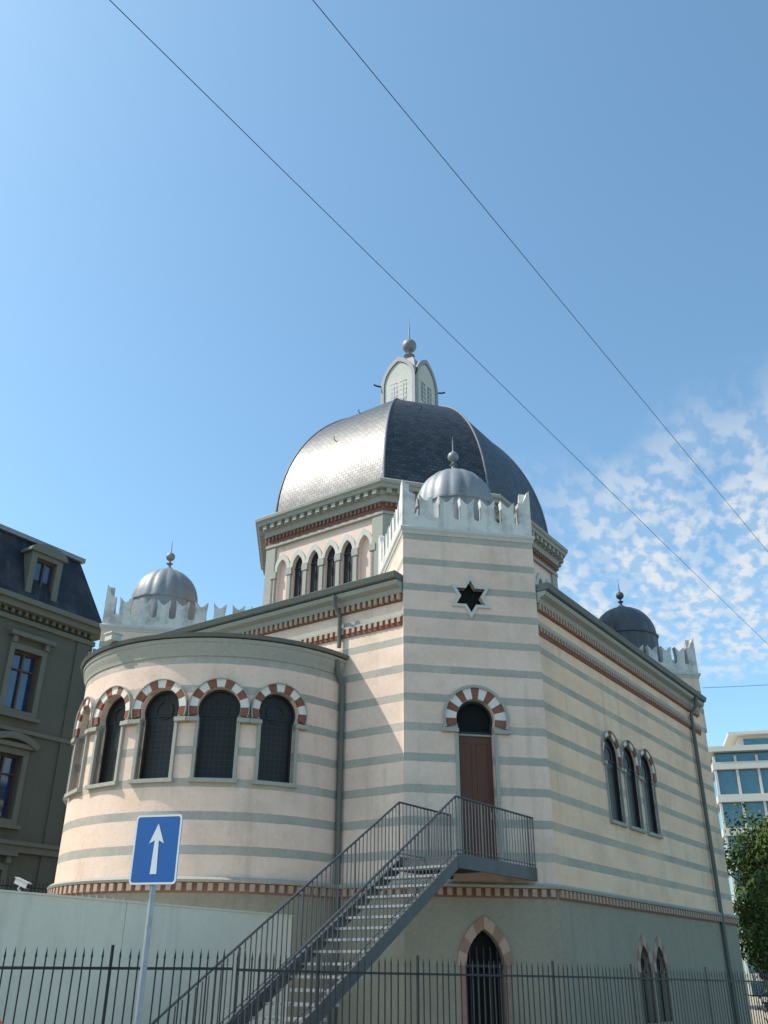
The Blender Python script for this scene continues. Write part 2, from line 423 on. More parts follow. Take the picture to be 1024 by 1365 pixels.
# apse
RA = 4.56; QC = 9.70
def apl(r, n=120, ext=0.4):
    return [(ext, QC+r)]+[(-r*cos(t), QC-r*sin(t)) for t in [-pi/2+pi*i/n for i in range(n+1)]]+[(ext, QC-r)]
apse = part('apse_wall', solid(apl(RA)[::1], ZS, 9.55), [mWall])
part('apse_plinth', solid(apl(RA+0.05), GZ, ZS-0.02), [mSageD])
def frA(phi):
    n = (-cos(phi), -sin(phi)); U = (sin(phi), -cos(phi))
    return Fr((RA*n[0], QC+RA*n[1]), U, n)
phis = [radians(a) for a in (62.0, 41, 20, -1, -22, -43, -64)]
c = MB()
for ph in phis: c.prism(frA(ph), horseshoe(0.51, 6.15, 8.02, 0.58), 0.4, -0.36)
cut(apse, c, RB)
for ph in phis:
    arch_window(frA(ph), 0.51, 6.15, 8.02, 0.58, ro=0.81, hood=0.025, depth=-0.3, back=-0.16, legs=True)
arcp = [(-RA*cos(t), QC-RA*sin(t)) for t in [pi/2-pi*i/96 for i in range(97)]]
def ensure_out(pts):
    o = offset(pts, 1, False); m = len(pts)//2
    return pts if (o[m][0] < pts[m][0]) else pts[::-1]
arcp = ensure_out(arcp)
mb = MB()
sweep(mb, arcp, False, [(-0.1, 9.50), (0.03, 9.50), (0.05, 9.64), (0.10, 9.72), (0.12, 9.86), (0.15, 9.88), (0.16, 9.98), (-0.1, 10.0)])
part('apse_cornice', mb, [mSage], smooth=30)
mb = MB()
sweep(mb, arcp, False, [(0.12, 10.01), (0.22, 10.01), (0.26, 10.11), (0.14, 10.13)])
n = 48; rr = RA+0.19
ring = [M(-rr*cos(t), QC-rr*sin(t), 10.12) for t in [-pi/2+pi*i/n for i in range(n+1)]]
mb.add(ring+[M(0.0, QC, 11.0)], [(i, i+1, n+1) for i in range(n)])
part('apse_roof', mb, [mGutter])
f_ = frA(radians(-3)); mb = MB()
mb.prism(f_, rect(-.16, .16, 10.16, 10.36), .08, .42); mb.prism(f_, rect(-.19, .19, 10.36, 10.40), .05, .46)
mb.prism(f_, rect(-.03, .03, 10.02, 10.16), .1, .16)
part('floodlight', mb, [mPale])

# string course + brick dentils
def string(mb, mb2, pts, closed):
    sweep(mb, pts, closed, [(-0.1, ZS-0.02), (0.15, ZS-0.02), (0.18, ZS+0.04), (0.11, ZS+0.10), (-0.1, ZS+0.13)])
    sweep(mb2, pts, closed, [(-0.1, ZS-0.27), (0.055, ZS-0.27), (0.055, ZS-0.02), (-0.1, ZS-0.02)])
ms, ms2 = MB(), MB()
string(ms, ms2, plan, True); string(ms, ms2, arcp, False)
part('string_course', ms, [mSage]); part('brick_band', ms2, [mBand])
for fr, a, b in ((frR, CH, PL-CH), (frT, 0, W4), (frL, -(QL-CH), -CH)):
    md = MB(); dentils(md, fr, a, b, ZS-0.22, ZS-0.04, 0.0, 0.15, 0.25, 0.13, 0); part('dentil_course', md, [mPeach])
nd = 56; md = MB()
for i in range(nd):
    ph = -pi/2+pi*(i+.5)/nd
    md.prism(frA(ph), rect(-0.065, 0.065, ZS-0.22, ZS-0.04), 0.0, 0.15)
part('dentil_course', md, [mPeach])

# eaves of main block
me_, mbr, mev = MB(), MB(), MB()
for (a, b) in (((CH+0.05, 0), (PL-CH-0.9, 0)), ((PL, CH), (PL, QL-CH)), ((PL-CH, QL), (CH, QL)), ((0, QL-CH), (0, CH+0.05))):
    sweep(me_, [a, b], False, [(-0.1, 11.7), (0.12, 11.7), (0.16, 11.84), (0.34, 11.92), (0.38, 12.04), (-0.1, 12.06)])
    sweep(mev, [a, b], False, [(-0.2, 12.07), (0.40, 12.07), (0.46, 12.10), (0.52, 12.26), (0.46, 12.30), (-0.2, 12.30)])
    sweep(mbr, [a, b], False, [(-0.1, 10.70), (0.04, 10.70), (0.06, 10.95), (-0.1, 10.95)])
    sweep(me_, [a, b], False, [(-0.1, 10.955), (0.08, 10.955), (0.08, 11.02), (-0.1, 11.02)])
    sweep(mbr, [a, b], False, [(-0.1, 11.46), (0.03, 11.46), (0.03, 11.69), (-0.1, 11.69)])
for fr, a, b in ((frR, CH+.05, PL-CH-.9), (frL, -(QL-CH), -CH-.05)):
    for z0, z1, nn_, w_ in ((11.50, 11.69, .13, .11), (10.80, 10.95, .10, .10)):
        mdt = MB(); dentils(mdt, fr, a, b, z0, z1, 0.0, nn_, 0.21, w_); part('eave_dentils', mdt, [mPeach])
part('eave_cornice', me_, [mSage]); part('eave_brick_band', mbr, [mRed])
part('gutter', mev, [mGutter])
mb = MB(); e = .35; g_ = CH+.55
o = [(g_, -e), (PL-g_, -e), (PL+e, g_), (PL+e, QL-g_), (PL-g_, QL+e), (g_, QL+e), (-e, QL-g_), (-e, g_)]
oc = [(cp+x, cq+y) for x, y in ((-4.5, -6), (4.5, -6), (6.6, -4), (6.6, 4), (4.5, 6), (-4.5, 6), (-6.6, 4), (-6.6, -4))]
mb.add([M(p, q, 12.28) for p, q in o]+[M(p, q, 13.4) for p, q in oc], [(i, (i+1) % 8, 8+(i+1) % 8, 8+i) for i in range(8)]+[tuple(range(8, 16))])
part('main_roof', mb, [mGutter])

# corner towers
def parapet(mb, fr, length, n0, n1, z0=13.62, nmer=5):
    zb = z0+0.36; zt = z0+1.16; zh = z0+1.62
    pts = [(0, z0), (length, z0)]
    def horn(sgn, c):
        return [(c-sgn*0.0, zh), (c-sgn*0.07, zh-0.06), (c-sgn*0.15, zh-0.30), (c-sgn*0.26, zh-0.48), (c-sgn*0.40, zt-0.02), (c-sgn*0.39, zb+0.30)]
    pts += horn(1, length)
    g0, g1 = 0.40, length-0.40
    pitch = (g1-g0)/nmer
    gap = pitch*0.40
    for k in range(nmer+1):
        gc = g1-k*pitch if 0 < k < nmer else (g1-gap*0.25 if k == 0 else g0+gap*0.25)
        h = gap/2 if 0 < k < nmer else gap*0.35
        for i in range(7):
            t = -0.35+(pi+0.7)*i/6
            pts.append((gc+h*cos(t), zb+h*0.9-h*sin(t)*0.9))
        if k < nmer:
            ngc = g1-(k+1)*pitch if k+1 < nmer else g0+gap*0.25
            a = gc-h*1.0; b2 = ngc+(gap/2 if k+1 < nmer else gap*.35)*1.0
            m_ = (a+b2)/2
            pts += [(a+0.0, zb+0.44), (a+0.04, zt), (a-(a-b2)*0.28, zt-0.17), (m_, zt-0.23), (b2+(a-b2)*0.28, zt-0.17), (b2-0.04, zt), (b2+0.0, zb+0.44)]
    pts += horn(-1, 0)[::-1]
    mb.prism(fr, pts, n0, n1)
def finial(mb, c, z, s, spike=1.0):
    mb.lathe(c, [(0.10*s, z-0.15*s), (0.07*s, z+0.1*s), (0.16*s, z+0.16*s), (0.06*s, z+0.22*s), (0.05*s, z+0.34*s)], 16)
    zc = z+0.52*s; r = 0.21*s
    mb.lathe(c, [(max(0.004, r*cos(a)), zc+r*sin(a)) for a in [-pi/2+pi*i/12 for i in range(13)]], 20)
    mb.lathe(c, [(0.05*s, zc+r*0.95), (0.025*s, zc+r+0.12*s*spike), (0.018*s, zc+r+0.5*s*spike), (0.004, zc+r+0.85*s*spike)], 8)
zz = lambda z: 1.6+K*(z-1.6)
def tower(name_label, o, wu, dn, dome_u, dome_n, nmer=(5, 5), zbot=ZS, top=13.42, dz=0.0, dr=1.36, dmat=None):
    U = (S2, -S2); Nn = (-S2, -S2)
    fr = Fr(o, U, Nn)
    e = 0.05
    mb = MB(); mb.prism(fr, rect(-e, wu+e, zbot, top), e, -dn)
    t = part('corner_tower', mb, [mWall], label=name_label)
    def P(a, b): return (o[0]+U[0]*a+Nn[0]*b, o[1]+U[1]*a+Nn[1]*b)
    pl = [P(-e, e), P(wu+e, e), P(wu+e, -dn), P(-e, -dn)]
    ar = sum(pl[i][0]*pl[(i+1) % 4][1]-pl[(i+1) % 4][0]*pl[i][1] for i in range(4))
    if ar < 0: pl = pl[::-1]
    mb = MB()
    sweep(mb, pl, True, [(-0.3, top), (0.02, top), (0.04, top+0.08), (0.08, top+0.14), (0.085, top+0.22), (0.03, top+0.26), (-0.35, top+.28)])
    part('tower_cornice', mb, [mPale], t)
    th = 0.26; e2 = 0.065; zp = top+.26
    for fr_, ln, n1, nm in ((Fr(P(-e2, e2), U, Nn), wu+2*e2, -th, nmer[0]), (Fr(P(-e2, -dn-0.02), U, Nn), wu+2*e2, th, nmer[0]),
                            (Fr(P(-e2, e2-th-0.004), (S2, S2), (-S2, S2)), dn-2*th+e2, -th, nmer[1]), (Fr(P(wu+e2, e2-th-0.004), (S2, S2), (-S2, S2)), dn-2*th+e2, th, nmer[1])):
        mb = MB(); parapet(mb, fr_, ln, 0, n1, zp, nm)
        part('parapet', mb, [mWhite], t)
    cpos = P(dome_u, -dome_n); w = M(cpos[0], cpos[1], 0)
    R = dr*K
    mb = MB()
    prof = [(R*1.02, zz(13.6)), (R*1.02, zz(15.55+dz)), (R*1.06, zz(15.6+dz)), (R*1.06, zz(15.68+dz)), (R, zz(15.70+dz))]
    for i in range(1, 15):
        a = (pi/2)*i/14; r = R*cos(a)**0.92 if i < 14 else 0.05
        prof.append((max(r, 0.05), zz(15.72+dz)+1.50*K*sin(a)+(0.10*K if i > 12 else 0)*(i-12)))
    mb.lathe((w[0], w[1]), prof, 128, 0, 16, 0.034)
    part('small_dome', mb, [dmat or mZinc], t, smooth=40)
    mb = MB(); finial(mb, (w[0], w[1]), prof[-1][1], 0.70, .8)
    part('finial', mb, [dmat or mZinc], t, smooth=40)
    return t
tA = tower('striped corner tower with a hexagram window and a door', (0, CH), W4, 4.4, 2.2, 2.1, top=13.68, dz=-.0)
P1 = (PL-CH, 0); tower(None, (P1[0]-6*S2, P1[1]+6*S2), 6.0, 4.2, 3.74, 2.03, nmer=(8, 5), zbot=11, top=13.42, dr=1.45, dz=.15, dmat=mZincShade)
tower(None, (0, QL-CH), 7.3, 4.2, 2.03, 2.1, nmer=(9, 5), zbot=ZS+.2, top=13.32, dz=-.35)
bc = (PL-CH, QL-CH); tower(None, (bc[0]-2.03*S2*2, bc[1]), W4, W4, 2.03, 2.03, zbot=11)
mb = MB(); mb.prism(frT, rect(-0.05, W4+0.05, GZ, ZS-0.02), 0.05, -1.5)
tbase = part('tower_plinth', mb, [mSageD])
c = MB(); c.prism(frT, pointed(0.5, GZ-0.1, 1.75, 0.85, uc=TU), 0.4, -0.4); cut(tbase, c, RB)
pointed_window(frTs, TU, 0.5, GZ+0.01, 1.75, 0.85, True)
c = MB(); c.prism(frTs, star(0.52, TU, 11.72), 0.4, -0.28)
c.prism(frTs, horseshoe(0.52, ZD+.05, 8.0, 0.56, uc=TU), 0.4, -0.36)
cut(tA, c, RB)
mb = MB(); mb.prism(frTs, star(0.545, TU, 11.72), -0.20, -0.26); w = part('star_window', mb, [mDark])
mb = MB(); mb.ringprism(frTs, star(0.70, TU, 11.72), star(0.52, TU, 11.72), -0.04, 0.05); part('star_surround', mb, [mPale], w)
# door
arch_window(frTs, 0.52, 7.62, 8.0, 0.56, uc=TU, ro=0.89, hood=0.08, depth=-0.28, nv=13, back=-0.03, legs=False, name='door_lunette', pane=mDark, bars=False)
mb = MB(); mb.prism(frTs, rect(1.49, 2.57, ZD+.06, 7.62), -0.26, -0.34)
for z0, z1 in ((4.3, 5.6), (5.8, 7.4)):
    for a, b in ((1.60, 1.98), (2.08, 2.46)):
        mb.ringprism(frTs, rect(a, b, z0, z1), rect(a+.04, b-.04, z0+.04, z1-.04), -0.245, -0.262)
dr = part('door', mb, [mDoor])
mb = MB()
for s in (-1, 1):
    a, b = sorted((TU+s*0.52, TU+s*0.61)); mb.prism(frTs, rect(a, b, ZD+.05, 7.55), -0.03, 0.05)
mb.prism(frTs, rect(1.5, 2.56, 7.57, 7.65), -0.22, -0.28)
part('door_frame', mb, [mSage], dr)
mb = MB(); mb.tube([frTs(2.42, 5.3, -0.2), frTs(2.42, 5.5, -0.18)], 0.02); part('handle', mb, [mPole], dr)

# drum
def octp(Ap, Aq, h): return [(cp+x, cq+y) for x, y in ((Ap, -h), (Ap, h), (h, Aq), (-h, Aq), (-Ap, h), (-Ap, -h), (-h, -Aq), (h, -Aq))]
dp = octp(6.45, 5.8, 2.95)
drum = part('drum_wall', solid(dp, 12.3, 18.2), [mPink])
faces = []
for i in range(8):
    a, b = dp[i], dp[(i+1) % 8]; ln = math.hypot(b[0]-a[0], b[1]-a[1])
    U = ((b[0]-a[0])/ln, (b[1]-a[1])/ln); Nn = (U[1], -U[0])
    faces.append((Fr(((a[0]+b[0])/2, (a[1]+b[1])/2), U, Nn), ln))
c = MB(); wins = []
ZA = 16.30
for fi, (fr, ln) in enumerate(faces):
    nb = 6 if ln > 5.3 else 4
    for k in range(nb):
        uc = (k-(nb-1)/2)*0.84; blind = k in (0, nb-1)
        c.prism(fr, pointed(0.27, 13.3, ZA, 0.5, uc=uc), 0.3, -0.12 if blind else -0.25)
        wins.append((fi, fr, uc, blind, nb))
cut(drum, c, RB)
for fi, (fr, ln) in enumerate(faces):
    ma, mp_ = MB(), MB()
    for (fj, _, uc, blind, nb) in wins:
        if fj != fi: continue
        if not blind:
            mb = MB(); mb.prism(fr, pointed(0.285, 13.3, ZA, 0.5, uc=uc), -0.13, -0.2)
            w = part('clerestory_window', mb, [mGlass])
            mb = MB(); mb.prism(fr, rect(uc-.015, uc+.015, 13.3, ZA+.35), -.1, -.128); mb.prism(fr, rect(uc-.27, uc+.27, ZA-.05, ZA), -.09, -.129)
            part('window_frame', mb, [mIron], w)
        o = pointed(0.42, ZA, ZA, 0.78, uc=uc)[2:]; i_ = pointed(0.272, ZA, ZA, 0.5, uc=uc)[2:]
        ma.prism(fr, o+i_[::-1], -0.03, 0.075)
    nb = 6 if ln > 5.3 else 4
    for k in range(nb+1):
        u = (k-nb/2)*0.84
        mp_.prism(fr, rect(u-0.09, u+0.09, 13.2, ZA-.3), -0.03, 0.10)
        mp_.prism(fr, rect(u-0.148, u+0.148, ZA-.298, ZA), -0.03, 0.13)
    mp_.prism(fr, rect(-nb*0.42-0.2, nb*0.42+0.2, 12.9, 13.198), -0.03, 0.16)
    ar_ = part('arcade', mp_, [mSage]); part('arcade_arch', ma, [mPale], ar_)
def tow(p, q, d):
    l = math.hypot(q[0]-p[0], q[1]-p[1]); return (p[0]+(q[0]-p[0])*d/l, p[1]+(q[1]-p[1])*d/l)
for i in range(8):
    a, b, c_ = dp[i-1], dp[i], dp[(i+1) % 8]
    mb = MB(); sweep(mb, [tow(b, a, 0.45), b, tow(b, c_, 0.45)], False, [(-0.05, 12.3), (0.10, 12.3), (0.10, 17.45), (-0.05, 17.45)])
    part('corner_pilaster', mb, [mSage])
mb, mb2, mb3, mb4 = MB(), MB(), MB(), MB()
sweep(mb, dp, True, [(-0.2, 17.46), (0.14, 17.46), (0.14, 17.58), (-0.2, 17.58)])
sweep(mb2, dp, True, [(-0.2, 17.581), (0.07, 17.581), (0.07, 17.98), (-0.2, 17.98)])
sweep(mb, dp, True, [(-0.2, 17.981), (0.18, 17.981), (0.24, 18.2), (0.30, 18.22), (0.34, 18.40), (-0.2, 18.40)])
for fr, ln in faces:
    dentils(mb4, fr, -ln/2, ln/2, 17.80, 17.98, 0.0, 0.14, 0.2, 0.10)
    dentils(mb3, fr, -ln/2-.1, ln/2+.1, 18.22, 18.42, 0.2, 0.48, 0.42, 0.2)
sweep(mb3, dp, True, [(-0.2, 18.42), (0.52, 18.42), (0.56, 18.54), (0.64, 18.60), (0.66, 18.72), (0.60, 18.78), (-0.3, 18.98)])
part('drum_frieze', mb, [mSage]); part('drum_brick_band', mb2, [mRed]); part('drum_dentils', mb4, [mBand]); part('drum_cornice', mb3, [mSage])
# dome
mb = MB(); nl = 22; zb, H = 18.85, 7.3
def dl(k):
    a = radians(80)*k/nl; s = cos(a)**0.90; return octp(6.3*s, 5.7*s, 2.85*s), zb+H*sin(a)
arc = [0]
for k in range(1, nl+1):
    a0 = radians(80)*(k-1)/nl; a1 = radians(80)*k/nl
    arc.append(arc[-1]+math.hypot(6.3*(cos(a1)-cos(a0)), H*(sin(a1)-sin(a0)))*K)
for i in range(8):
    for k in range(nl):
        p0, z0 = dl(k); p1, z1 = dl(k+1)
        j = (i+1) % 8
        w0 = math.hypot(p0[j][0]-p0[i][0], p0[j][1]-p0[i][1])*K/2; w1 = math.hypot(p1[j][0]-p1[i][0], p1[j][1]-p1[i][1])*K/2
        mb.add([M(*p0[i], z0), M(*p0[j], z0), M(*p1[j], z1), M(*p1[i], z1)], [(0, 1, 2, 3)])
        mb.uv[len(mb.f)-1] = [(-w0, arc[k]), (w0, arc[k]), (w1, arc[k+1]), (-w1, arc[k+1])]
dome = part('dome', mb, [mSlate], fix=False)
bm = bmesh.new(); bm.from_mesh(dome.data); bmesh.ops.remove_doubles(bm, verts=bm.verts, dist=0.001); bmesh.ops.recalc_face_normals(bm, faces=bm.faces)
for f in bm.faces: f.smooth = True
bm.to_mesh(dome.data); bm.free(); dome.data.set_sharp_from_angle(angle=radians(25))
if sum(p.normal.z for p in dome.data.polygons) < 0: dome.data.flip_normals()
for i in range(8):
    mb = MB(); mb.tube([M(*dl(k)[0][i], dl(k)[1]) for k in range(nl+1)], 0.038, 8)
    part('dome_rib', mb, [mLead], dome, smooth=40)
pt, zt = dl(nl)
mb = MB()
sweep(mb, pt, True, [(-0.3, zt-0.1), (0.15, zt-0.1), (0.15, zt+0.12), (-0.3, zt+0.14)])
part('dome_collar', mb, [mLead], dome)
mb = MB()
sweep(mb, dl(0)[0], True, [(-0.1, zb-0.05), (0.1, zb-0.05), (0.08, zb+0.16), (-0.1, zb+0.18)])
part('dome_flashing', mb, [mLead], dome)
for (i, kk, ff) in ((4, 8, .45), (4, 14, .5), (5, 12, .4)):
    p0, z0 = dl(kk); j = (i+1) % 8
    a = (p0[i][0]*(1-ff)+p0[j][0]*ff, p0[i][1]*(1-ff)+p0[j][1]*ff)
    oc_ = offset([p0[i], p0[j]], 0.12, False); b = (oc_[0][0]*(1-ff)+oc_[1][0]*ff, oc_[0][1]*(1-ff)+oc_[1][1]*ff)
    mb = MB(); mb.tube([M(*a, z0), M(*b, z0+0.03), M(*b, z0+0.16)], 0.016, 5)
    part('roof_hook', mb, [mIron], dome)
# lantern
A = 0.98; zl = zt
sq = [(cp+A, cq-A), (cp+A, cq+A), (cp-A, cq+A), (cp-A, cq-A)]
LD = -.15
mb = solid(sq, zl, 28.9+LD)
LZ = 28.45+LD
for k in range(12):
    a0, a1 = (pi/2)*k/12, (pi/2)*(k+1)/12
    s0, s1 = A*cos(a0)**1.0, A*max(0.04, cos(a1))
    z0, z1 = LZ+1.75*sin(a0), LZ+1.75*sin(a1)
    r0 = [M(cp+x*s0, cq+y*s0, z0) for x, y in ((1, -1), (1, 1), (-1, 1), (-1, -1))]; r1 = [M(cp+x*s1, cq+y*s1, z1) for x, y in ((1, -1), (1, 1), (-1, 1), (-1, -1))]
    mb.add(r0+r1, [(i, (i+1) % 4, 4+(i+1) % 4, 4+i) for i in range(4)])
lan = part('lantern', mb, [mLantern])
for U, Nn, oo in (((1, 0), (0, -1), (cp, cq-A)), ((0, 1), (1, 0), (cp+A, cq)), ((-1, 0), (0, 1), (cp, cq+A)), ((0, -1), (-1, 0), (cp-A, cq))):
    mb = MB(); mbw = MB(); mdk = MB()
    fr = Fr(oo, U, Nn)
    mb.ringprism(fr, pointed(A+.05, zl+.1, 28.25+LD, 1.55), pointed(A-.12, zl+.3, 28.25+LD, 1.28), -0.1, 0.10)
    mb.prism(fr, rect(-A-.08, A+.08, zl, zl+.28), -.2, .17)
    mbw.prism(fr, pointed(A-.13, zl+.3, 28.25+LD, 1.27), -0.05, 0.03)
    for s in (-.28, .28):
        mdk.prism(fr, pointed(.19, zl+.9, 28.0+LD, .3, uc=s), 0.0, 0.045)
        for q in range(5):
            z = zl+1.0+q*.26
            mbw.prism(fr, rect(s-.19, s+.19, z, z+.05), .03, .055)
        mbw.prism(fr, rect(s-.03, s+.03, zl+.9, 28.1+LD), .03, .06)
    part('lantern_gable', mb, [mLantern], lan); part('lantern_panel', mbw, [mPale], lan); part('lantern_louvre', mdk, [mZinc], lan)
for sx, sy in ((-1, 1), (1, -1), (-1, -1)):
    mb = MB()
    mb.tube([M(cp+sx*A, cq+sy*A, 28.2), M(cp+sx*(A+.24), cq+sy*(A+.24), 28.24), M(cp+sx*(A+.34), cq+sy*(A+.34), 28.30)], 0.035, 6)
    part('lantern_spout', mb, [mIron], lan)
w = M(cp, cq, 30.2+LD); mb = MB(); finial(mb, (w[0], w[1]), w[2], 1.4); part('finial', mb, [mZinc], lan, smooth=40)
# downpipes
def pipe(pts, r=0.05):
    mb = MB(); mb.tube(pts, r, 10)
    part('downpipe', mb, [mGutter], smooth=40)
pipe([frL(-5.02, 9.9, .42), frL(-5.02, 9.5, .35), frL(-5.02, 9.2, .12), frL(-5.02, GZ, .12)], .06)
pipe([frL(-5.2, 12.0, .45), frL(-5.2, 11.7, .40), frL(-5.2, 11.4, .12), frL(-5.2, 10.4, .12)])
pipe([frR(CH+14.3, 12.0, .45), frR(CH+14.3, 11.6, .35), frR(CH+14.3, 11.3, .12), frR(CH+14.3, GZ, .14)], .06)

# ============================================================ STAIRCASE
def inv(x, y):
    dx, dy = x-C0[0], y-C0[1]; return (dx*E1[0]+dy*E1[1], dx*E2[0]+dy*E2[1])
pa, qa = inv(1.76, 22.2)
q0, q1 = qa, qa+1.62
RS = M(pa-5, qa+.8, GZ); RS = (RS[0], RS[1], 0)
st = empty('staircase', RS, 'grey steel outdoor staircase climbing to the tower door', 'staircase')
def sp(name, mb, mats, smooth=None): return mesh_obj(name, mb, mats, RS, st, smooth)
ZL = 4.02
RUN = 7.15
def chamfer_p(q): return CH-q
mb = MB()
pe0, pe1 = chamfer_p(q0)-.1, chamfer_p(q1)-.1
mb.hexa([M(pa, q0, ZL-.05), M(pe0, q0, ZL-.05), M(pe1, q1, ZL-.05), M(pa, q1, ZL-.05)], [M(pa, q0, ZL), M(pe0, q0, ZL), M(pe1, q1, ZL), M(pa, q1, ZL)])
sp('landing', mb, [mStair])
mb = MB()
for (qq, pe) in ((q0, pe0), (q1, pe1)):
    mb.box(pa, pe, qq-.04, qq+.04, ZL-.26, ZL+.06, T=M)
mb.box(pa-.04, pa+.06, q0+.045, q1-.045, ZL-.26, ZL-.06, T=M)
for k in range(3):
    pp = pa+.9+k*.9
    if pp < pe1-.1: mb.box(pp-.03, pp+.03, q0+.045, q1-.045, ZL-.2, ZL-.06, T=M)
sp('landing_frame', mb, [mStair])
NS = 20; rise = (ZL-GZ)/NS; run = RUN/NS
for i in range(1, NS):
    mb = MB(); z = ZL-i*rise; p1_ = pa-(i-1)*run
    mb.box(p1_-run-.05, p1_, q0+.05, q1-.05, z-.05, z, T=M)
    sp('tread', mb, [mTread])
for qq in (q0, q1):
    mb = MB(); t = .035
    mb.hexa([M(pa, qq-t, ZL-.28), M(pa-RUN, qq-t, GZ), M(pa-RUN, qq+t, GZ), M(pa, qq+t, ZL-.28)],
            [M(pa, qq-t, ZL+.02), M(pa-RUN, qq-t, GZ+.30), M(pa-RUN, qq+t, GZ+.30), M(pa, qq+t, ZL+.02)])
    sp('stringer', mb, [mStair])
HR = 1.34
for (qq, pe) in ((q0, pe0), (q1, pe1)):
    mb = MB()
    mb.tube([M(pe, qq, ZL+HR), M(pa, qq, ZL+HR), M(pa-RUN, qq, GZ+HR+.1), M(pa-RUN-.2, qq, GZ+HR-.05)], .020, 8)
    mb.tube([M(pe, qq, ZL+.14), M(pa, qq, ZL+.14), M(pa-RUN, qq, GZ+.42)], .010, 6)
    nbar = int((pe-pa)/.155)
    for k in range(nbar+1):
        pp = pa+(pe-pa)*k/nbar; e = .016 if k % 8 == 0 else .009
        mb.box(pp-e, pp+e, qq-e, qq+e, ZL-.1 if k % 8 == 0 else ZL+.06, ZL+HR, T=M)
    for k in range(1, 48):
        pp = pa-RUN*k/48; zf = ZL-(ZL-GZ)*k/48
        e = .016 if k % 12 == 0 else .009
        mb.box(pp-e, pp+e, qq-e, qq+e, zf+.03, zf+HR+.03, T=M)
    sp('railing', mb, [mStair])

# ============================================================ FENCES
def fence(pts, label, sp_=0.15):
    r = (pts[0][0], pts[0][1], 0)
    f = empty('iron_fence', r, label, 'fence', 'iron fences round the building')
    mb = MB(); mr = MB()
    for si, (a, b) in enumerate(zip(pts[:-1], pts[1:])):
        d = Vector((b[0]-a[0], b[1]-a[1])); n = int(d.length/sp_); dn = d.normalized(); pr = Vector((-dn.y, dn.x))
        for i in range(n):
            t = i/n; x = a[0]+d.x*t; y = a[1]+d.y*t; h = a[2]+(b[2]-a[2])*t+random.uniform(-.006, .006)
            w = .0068
            if i % 24 == 12:
                mp = MB()
                mp.box(-.014, .014, -.014, .014, 0, h+.015, T=lambda u, v, z: (x+dn.x*u+pr.x*v, y+dn.y*u+pr.y*v, z))
                mesh_obj('fence_post', mp, [mIron], r, f)
                continue
            lean = random.uniform(-.008, .008)
            T = lambda u, v, z: (x+dn.x*(u+lean*z)+pr.x*v, y+dn.y*(u+lean*z)+pr.y*v, z)
            mb.box(-w, w, -w, w, .12, h-.10, T=T)
            mb.add([T(-w*1.7, -w, h-.10), T(w*1.7, -w, h-.10), T(w*1.7, w, h-.10), T(-w*1.7, w, h-.10), T(0, 0, h)], [(0, 1, 4), (1, 2, 4), (2, 3, 4), (3, 0, 4), (3, 2, 1, 0)])
        for dz in (-.20, -1.45):
            T = lambda t, v, z: (a[0]+d.x*t+pr.x*v, a[1]+d.y*t+pr.y*v, (a[2]+(b[2]-a[2])*t)+dz+z)
            mr.box(0, 1, -.014, .014, -.014, .014, T=T)
    mesh_obj('picket_row', mb, [mIron], r, f); mesh_obj('rail', mr, [mIron], r, f)
fence([(-6.2, 9.6, 1.80), (-3.85, 10.0, 1.81), (-1.65, 11.2, 1.82)], 'black wrought iron fence with spear tips in front of pale wall', .095)
fence([(-1.6, 11.25, 1.81), (-0.55, 12.6, 1.79), (3.2, 15.6, 1.75), (7.6, 20.2, 1.68), (12, 25.5, 1.6)], 'black wrought iron fence with spear tips along the synagogue wall', .11)

# garden wall
def lin(a, b, t): return a+(b-a)*t
gx0, gy0, gx1, gy1 = -8.4, 6.0, -1.55, 17.2
d = Vector((gx1-gx0, gy1-gy0)); Lw = d.length; dn = d.normalized(); pr = Vector((-dn.y, dn.x))
TG = lambda u, v, z: (gx0+dn.x*u+pr.x*v, gy0+dn.y*u+pr.y*v, z)
gr = (gx0, gy0, 0); gw = empty('garden_wall', gr, 'pale rendered garden wall with flat coping below the apse', 'wall')
u = 0
while u < Lw-.01:
    e = min(u+4.6, Lw); mb = MB(); mb.box(u+.006, e-.006, 0, .22, .75, 2.45, T=TG); u = e
    mesh_obj('wall_panel', mb, [mConc], gr, gw)
mb = MB(); mb.box(0, Lw, -.035, .24, 0, .75, T=TG); mb.box(0, Lw, .02, .2, .7501, 2.44, T=TG); mesh_obj('wall_base', mb, [mSageD], gr, gw)
mb = MB(); mb.box(-.02, Lw+.02, -.015, .235, 2.451, 2.475, T=TG); mesh_obj('coping', mb, [mConc], gr, gw)

# security camera on the wall
ux = 7.45
cx, cy, cz = TG(ux, .1, 2.475)
sc_ = empty('security_camera', (cx, cy, cz), 'small pale security camera on a bracket on the garden wall', 'security camera')
def rot_box(mb, c, sx, sy, sz, yaw, pitch):
    R_ = Matrix.Rotation(yaw, 3, 'Z') @ Matrix.Rotation(pitch, 3, 'Y')
    T = lambda x, y, z: tuple(Vector(c)+R_ @ Vector((x, y, z))); mb.box(-sx, sx, -sy, sy, -sz, sz, T=T)
mb = MB(); rot_box(mb, (cx, cy, cz+.10), .10, .033, .03, -.3, .35); rot_box(mb, (cx+.01, cy, cz+.136), .115, .042, .006, -.3, .35)
mesh_obj('housing', mb, [mCam], (cx, cy, cz), sc_)
mb = MB(); mb.tube([(cx, cy, cz), (cx-.04, cy, cz+.04), (cx-.02, cy, cz+.08)], .012); mesh_obj('bracket', mb, [mPole], (cx, cy, cz), sc_)
mb = MB(); mb.tube([(cx+.09, cy-.027, cz+.067), (cx+.105, cy-.03, cz+.06)], .024, 12); mesh_obj('lens', mb, [mDark], (cx, cy, cz), sc_)

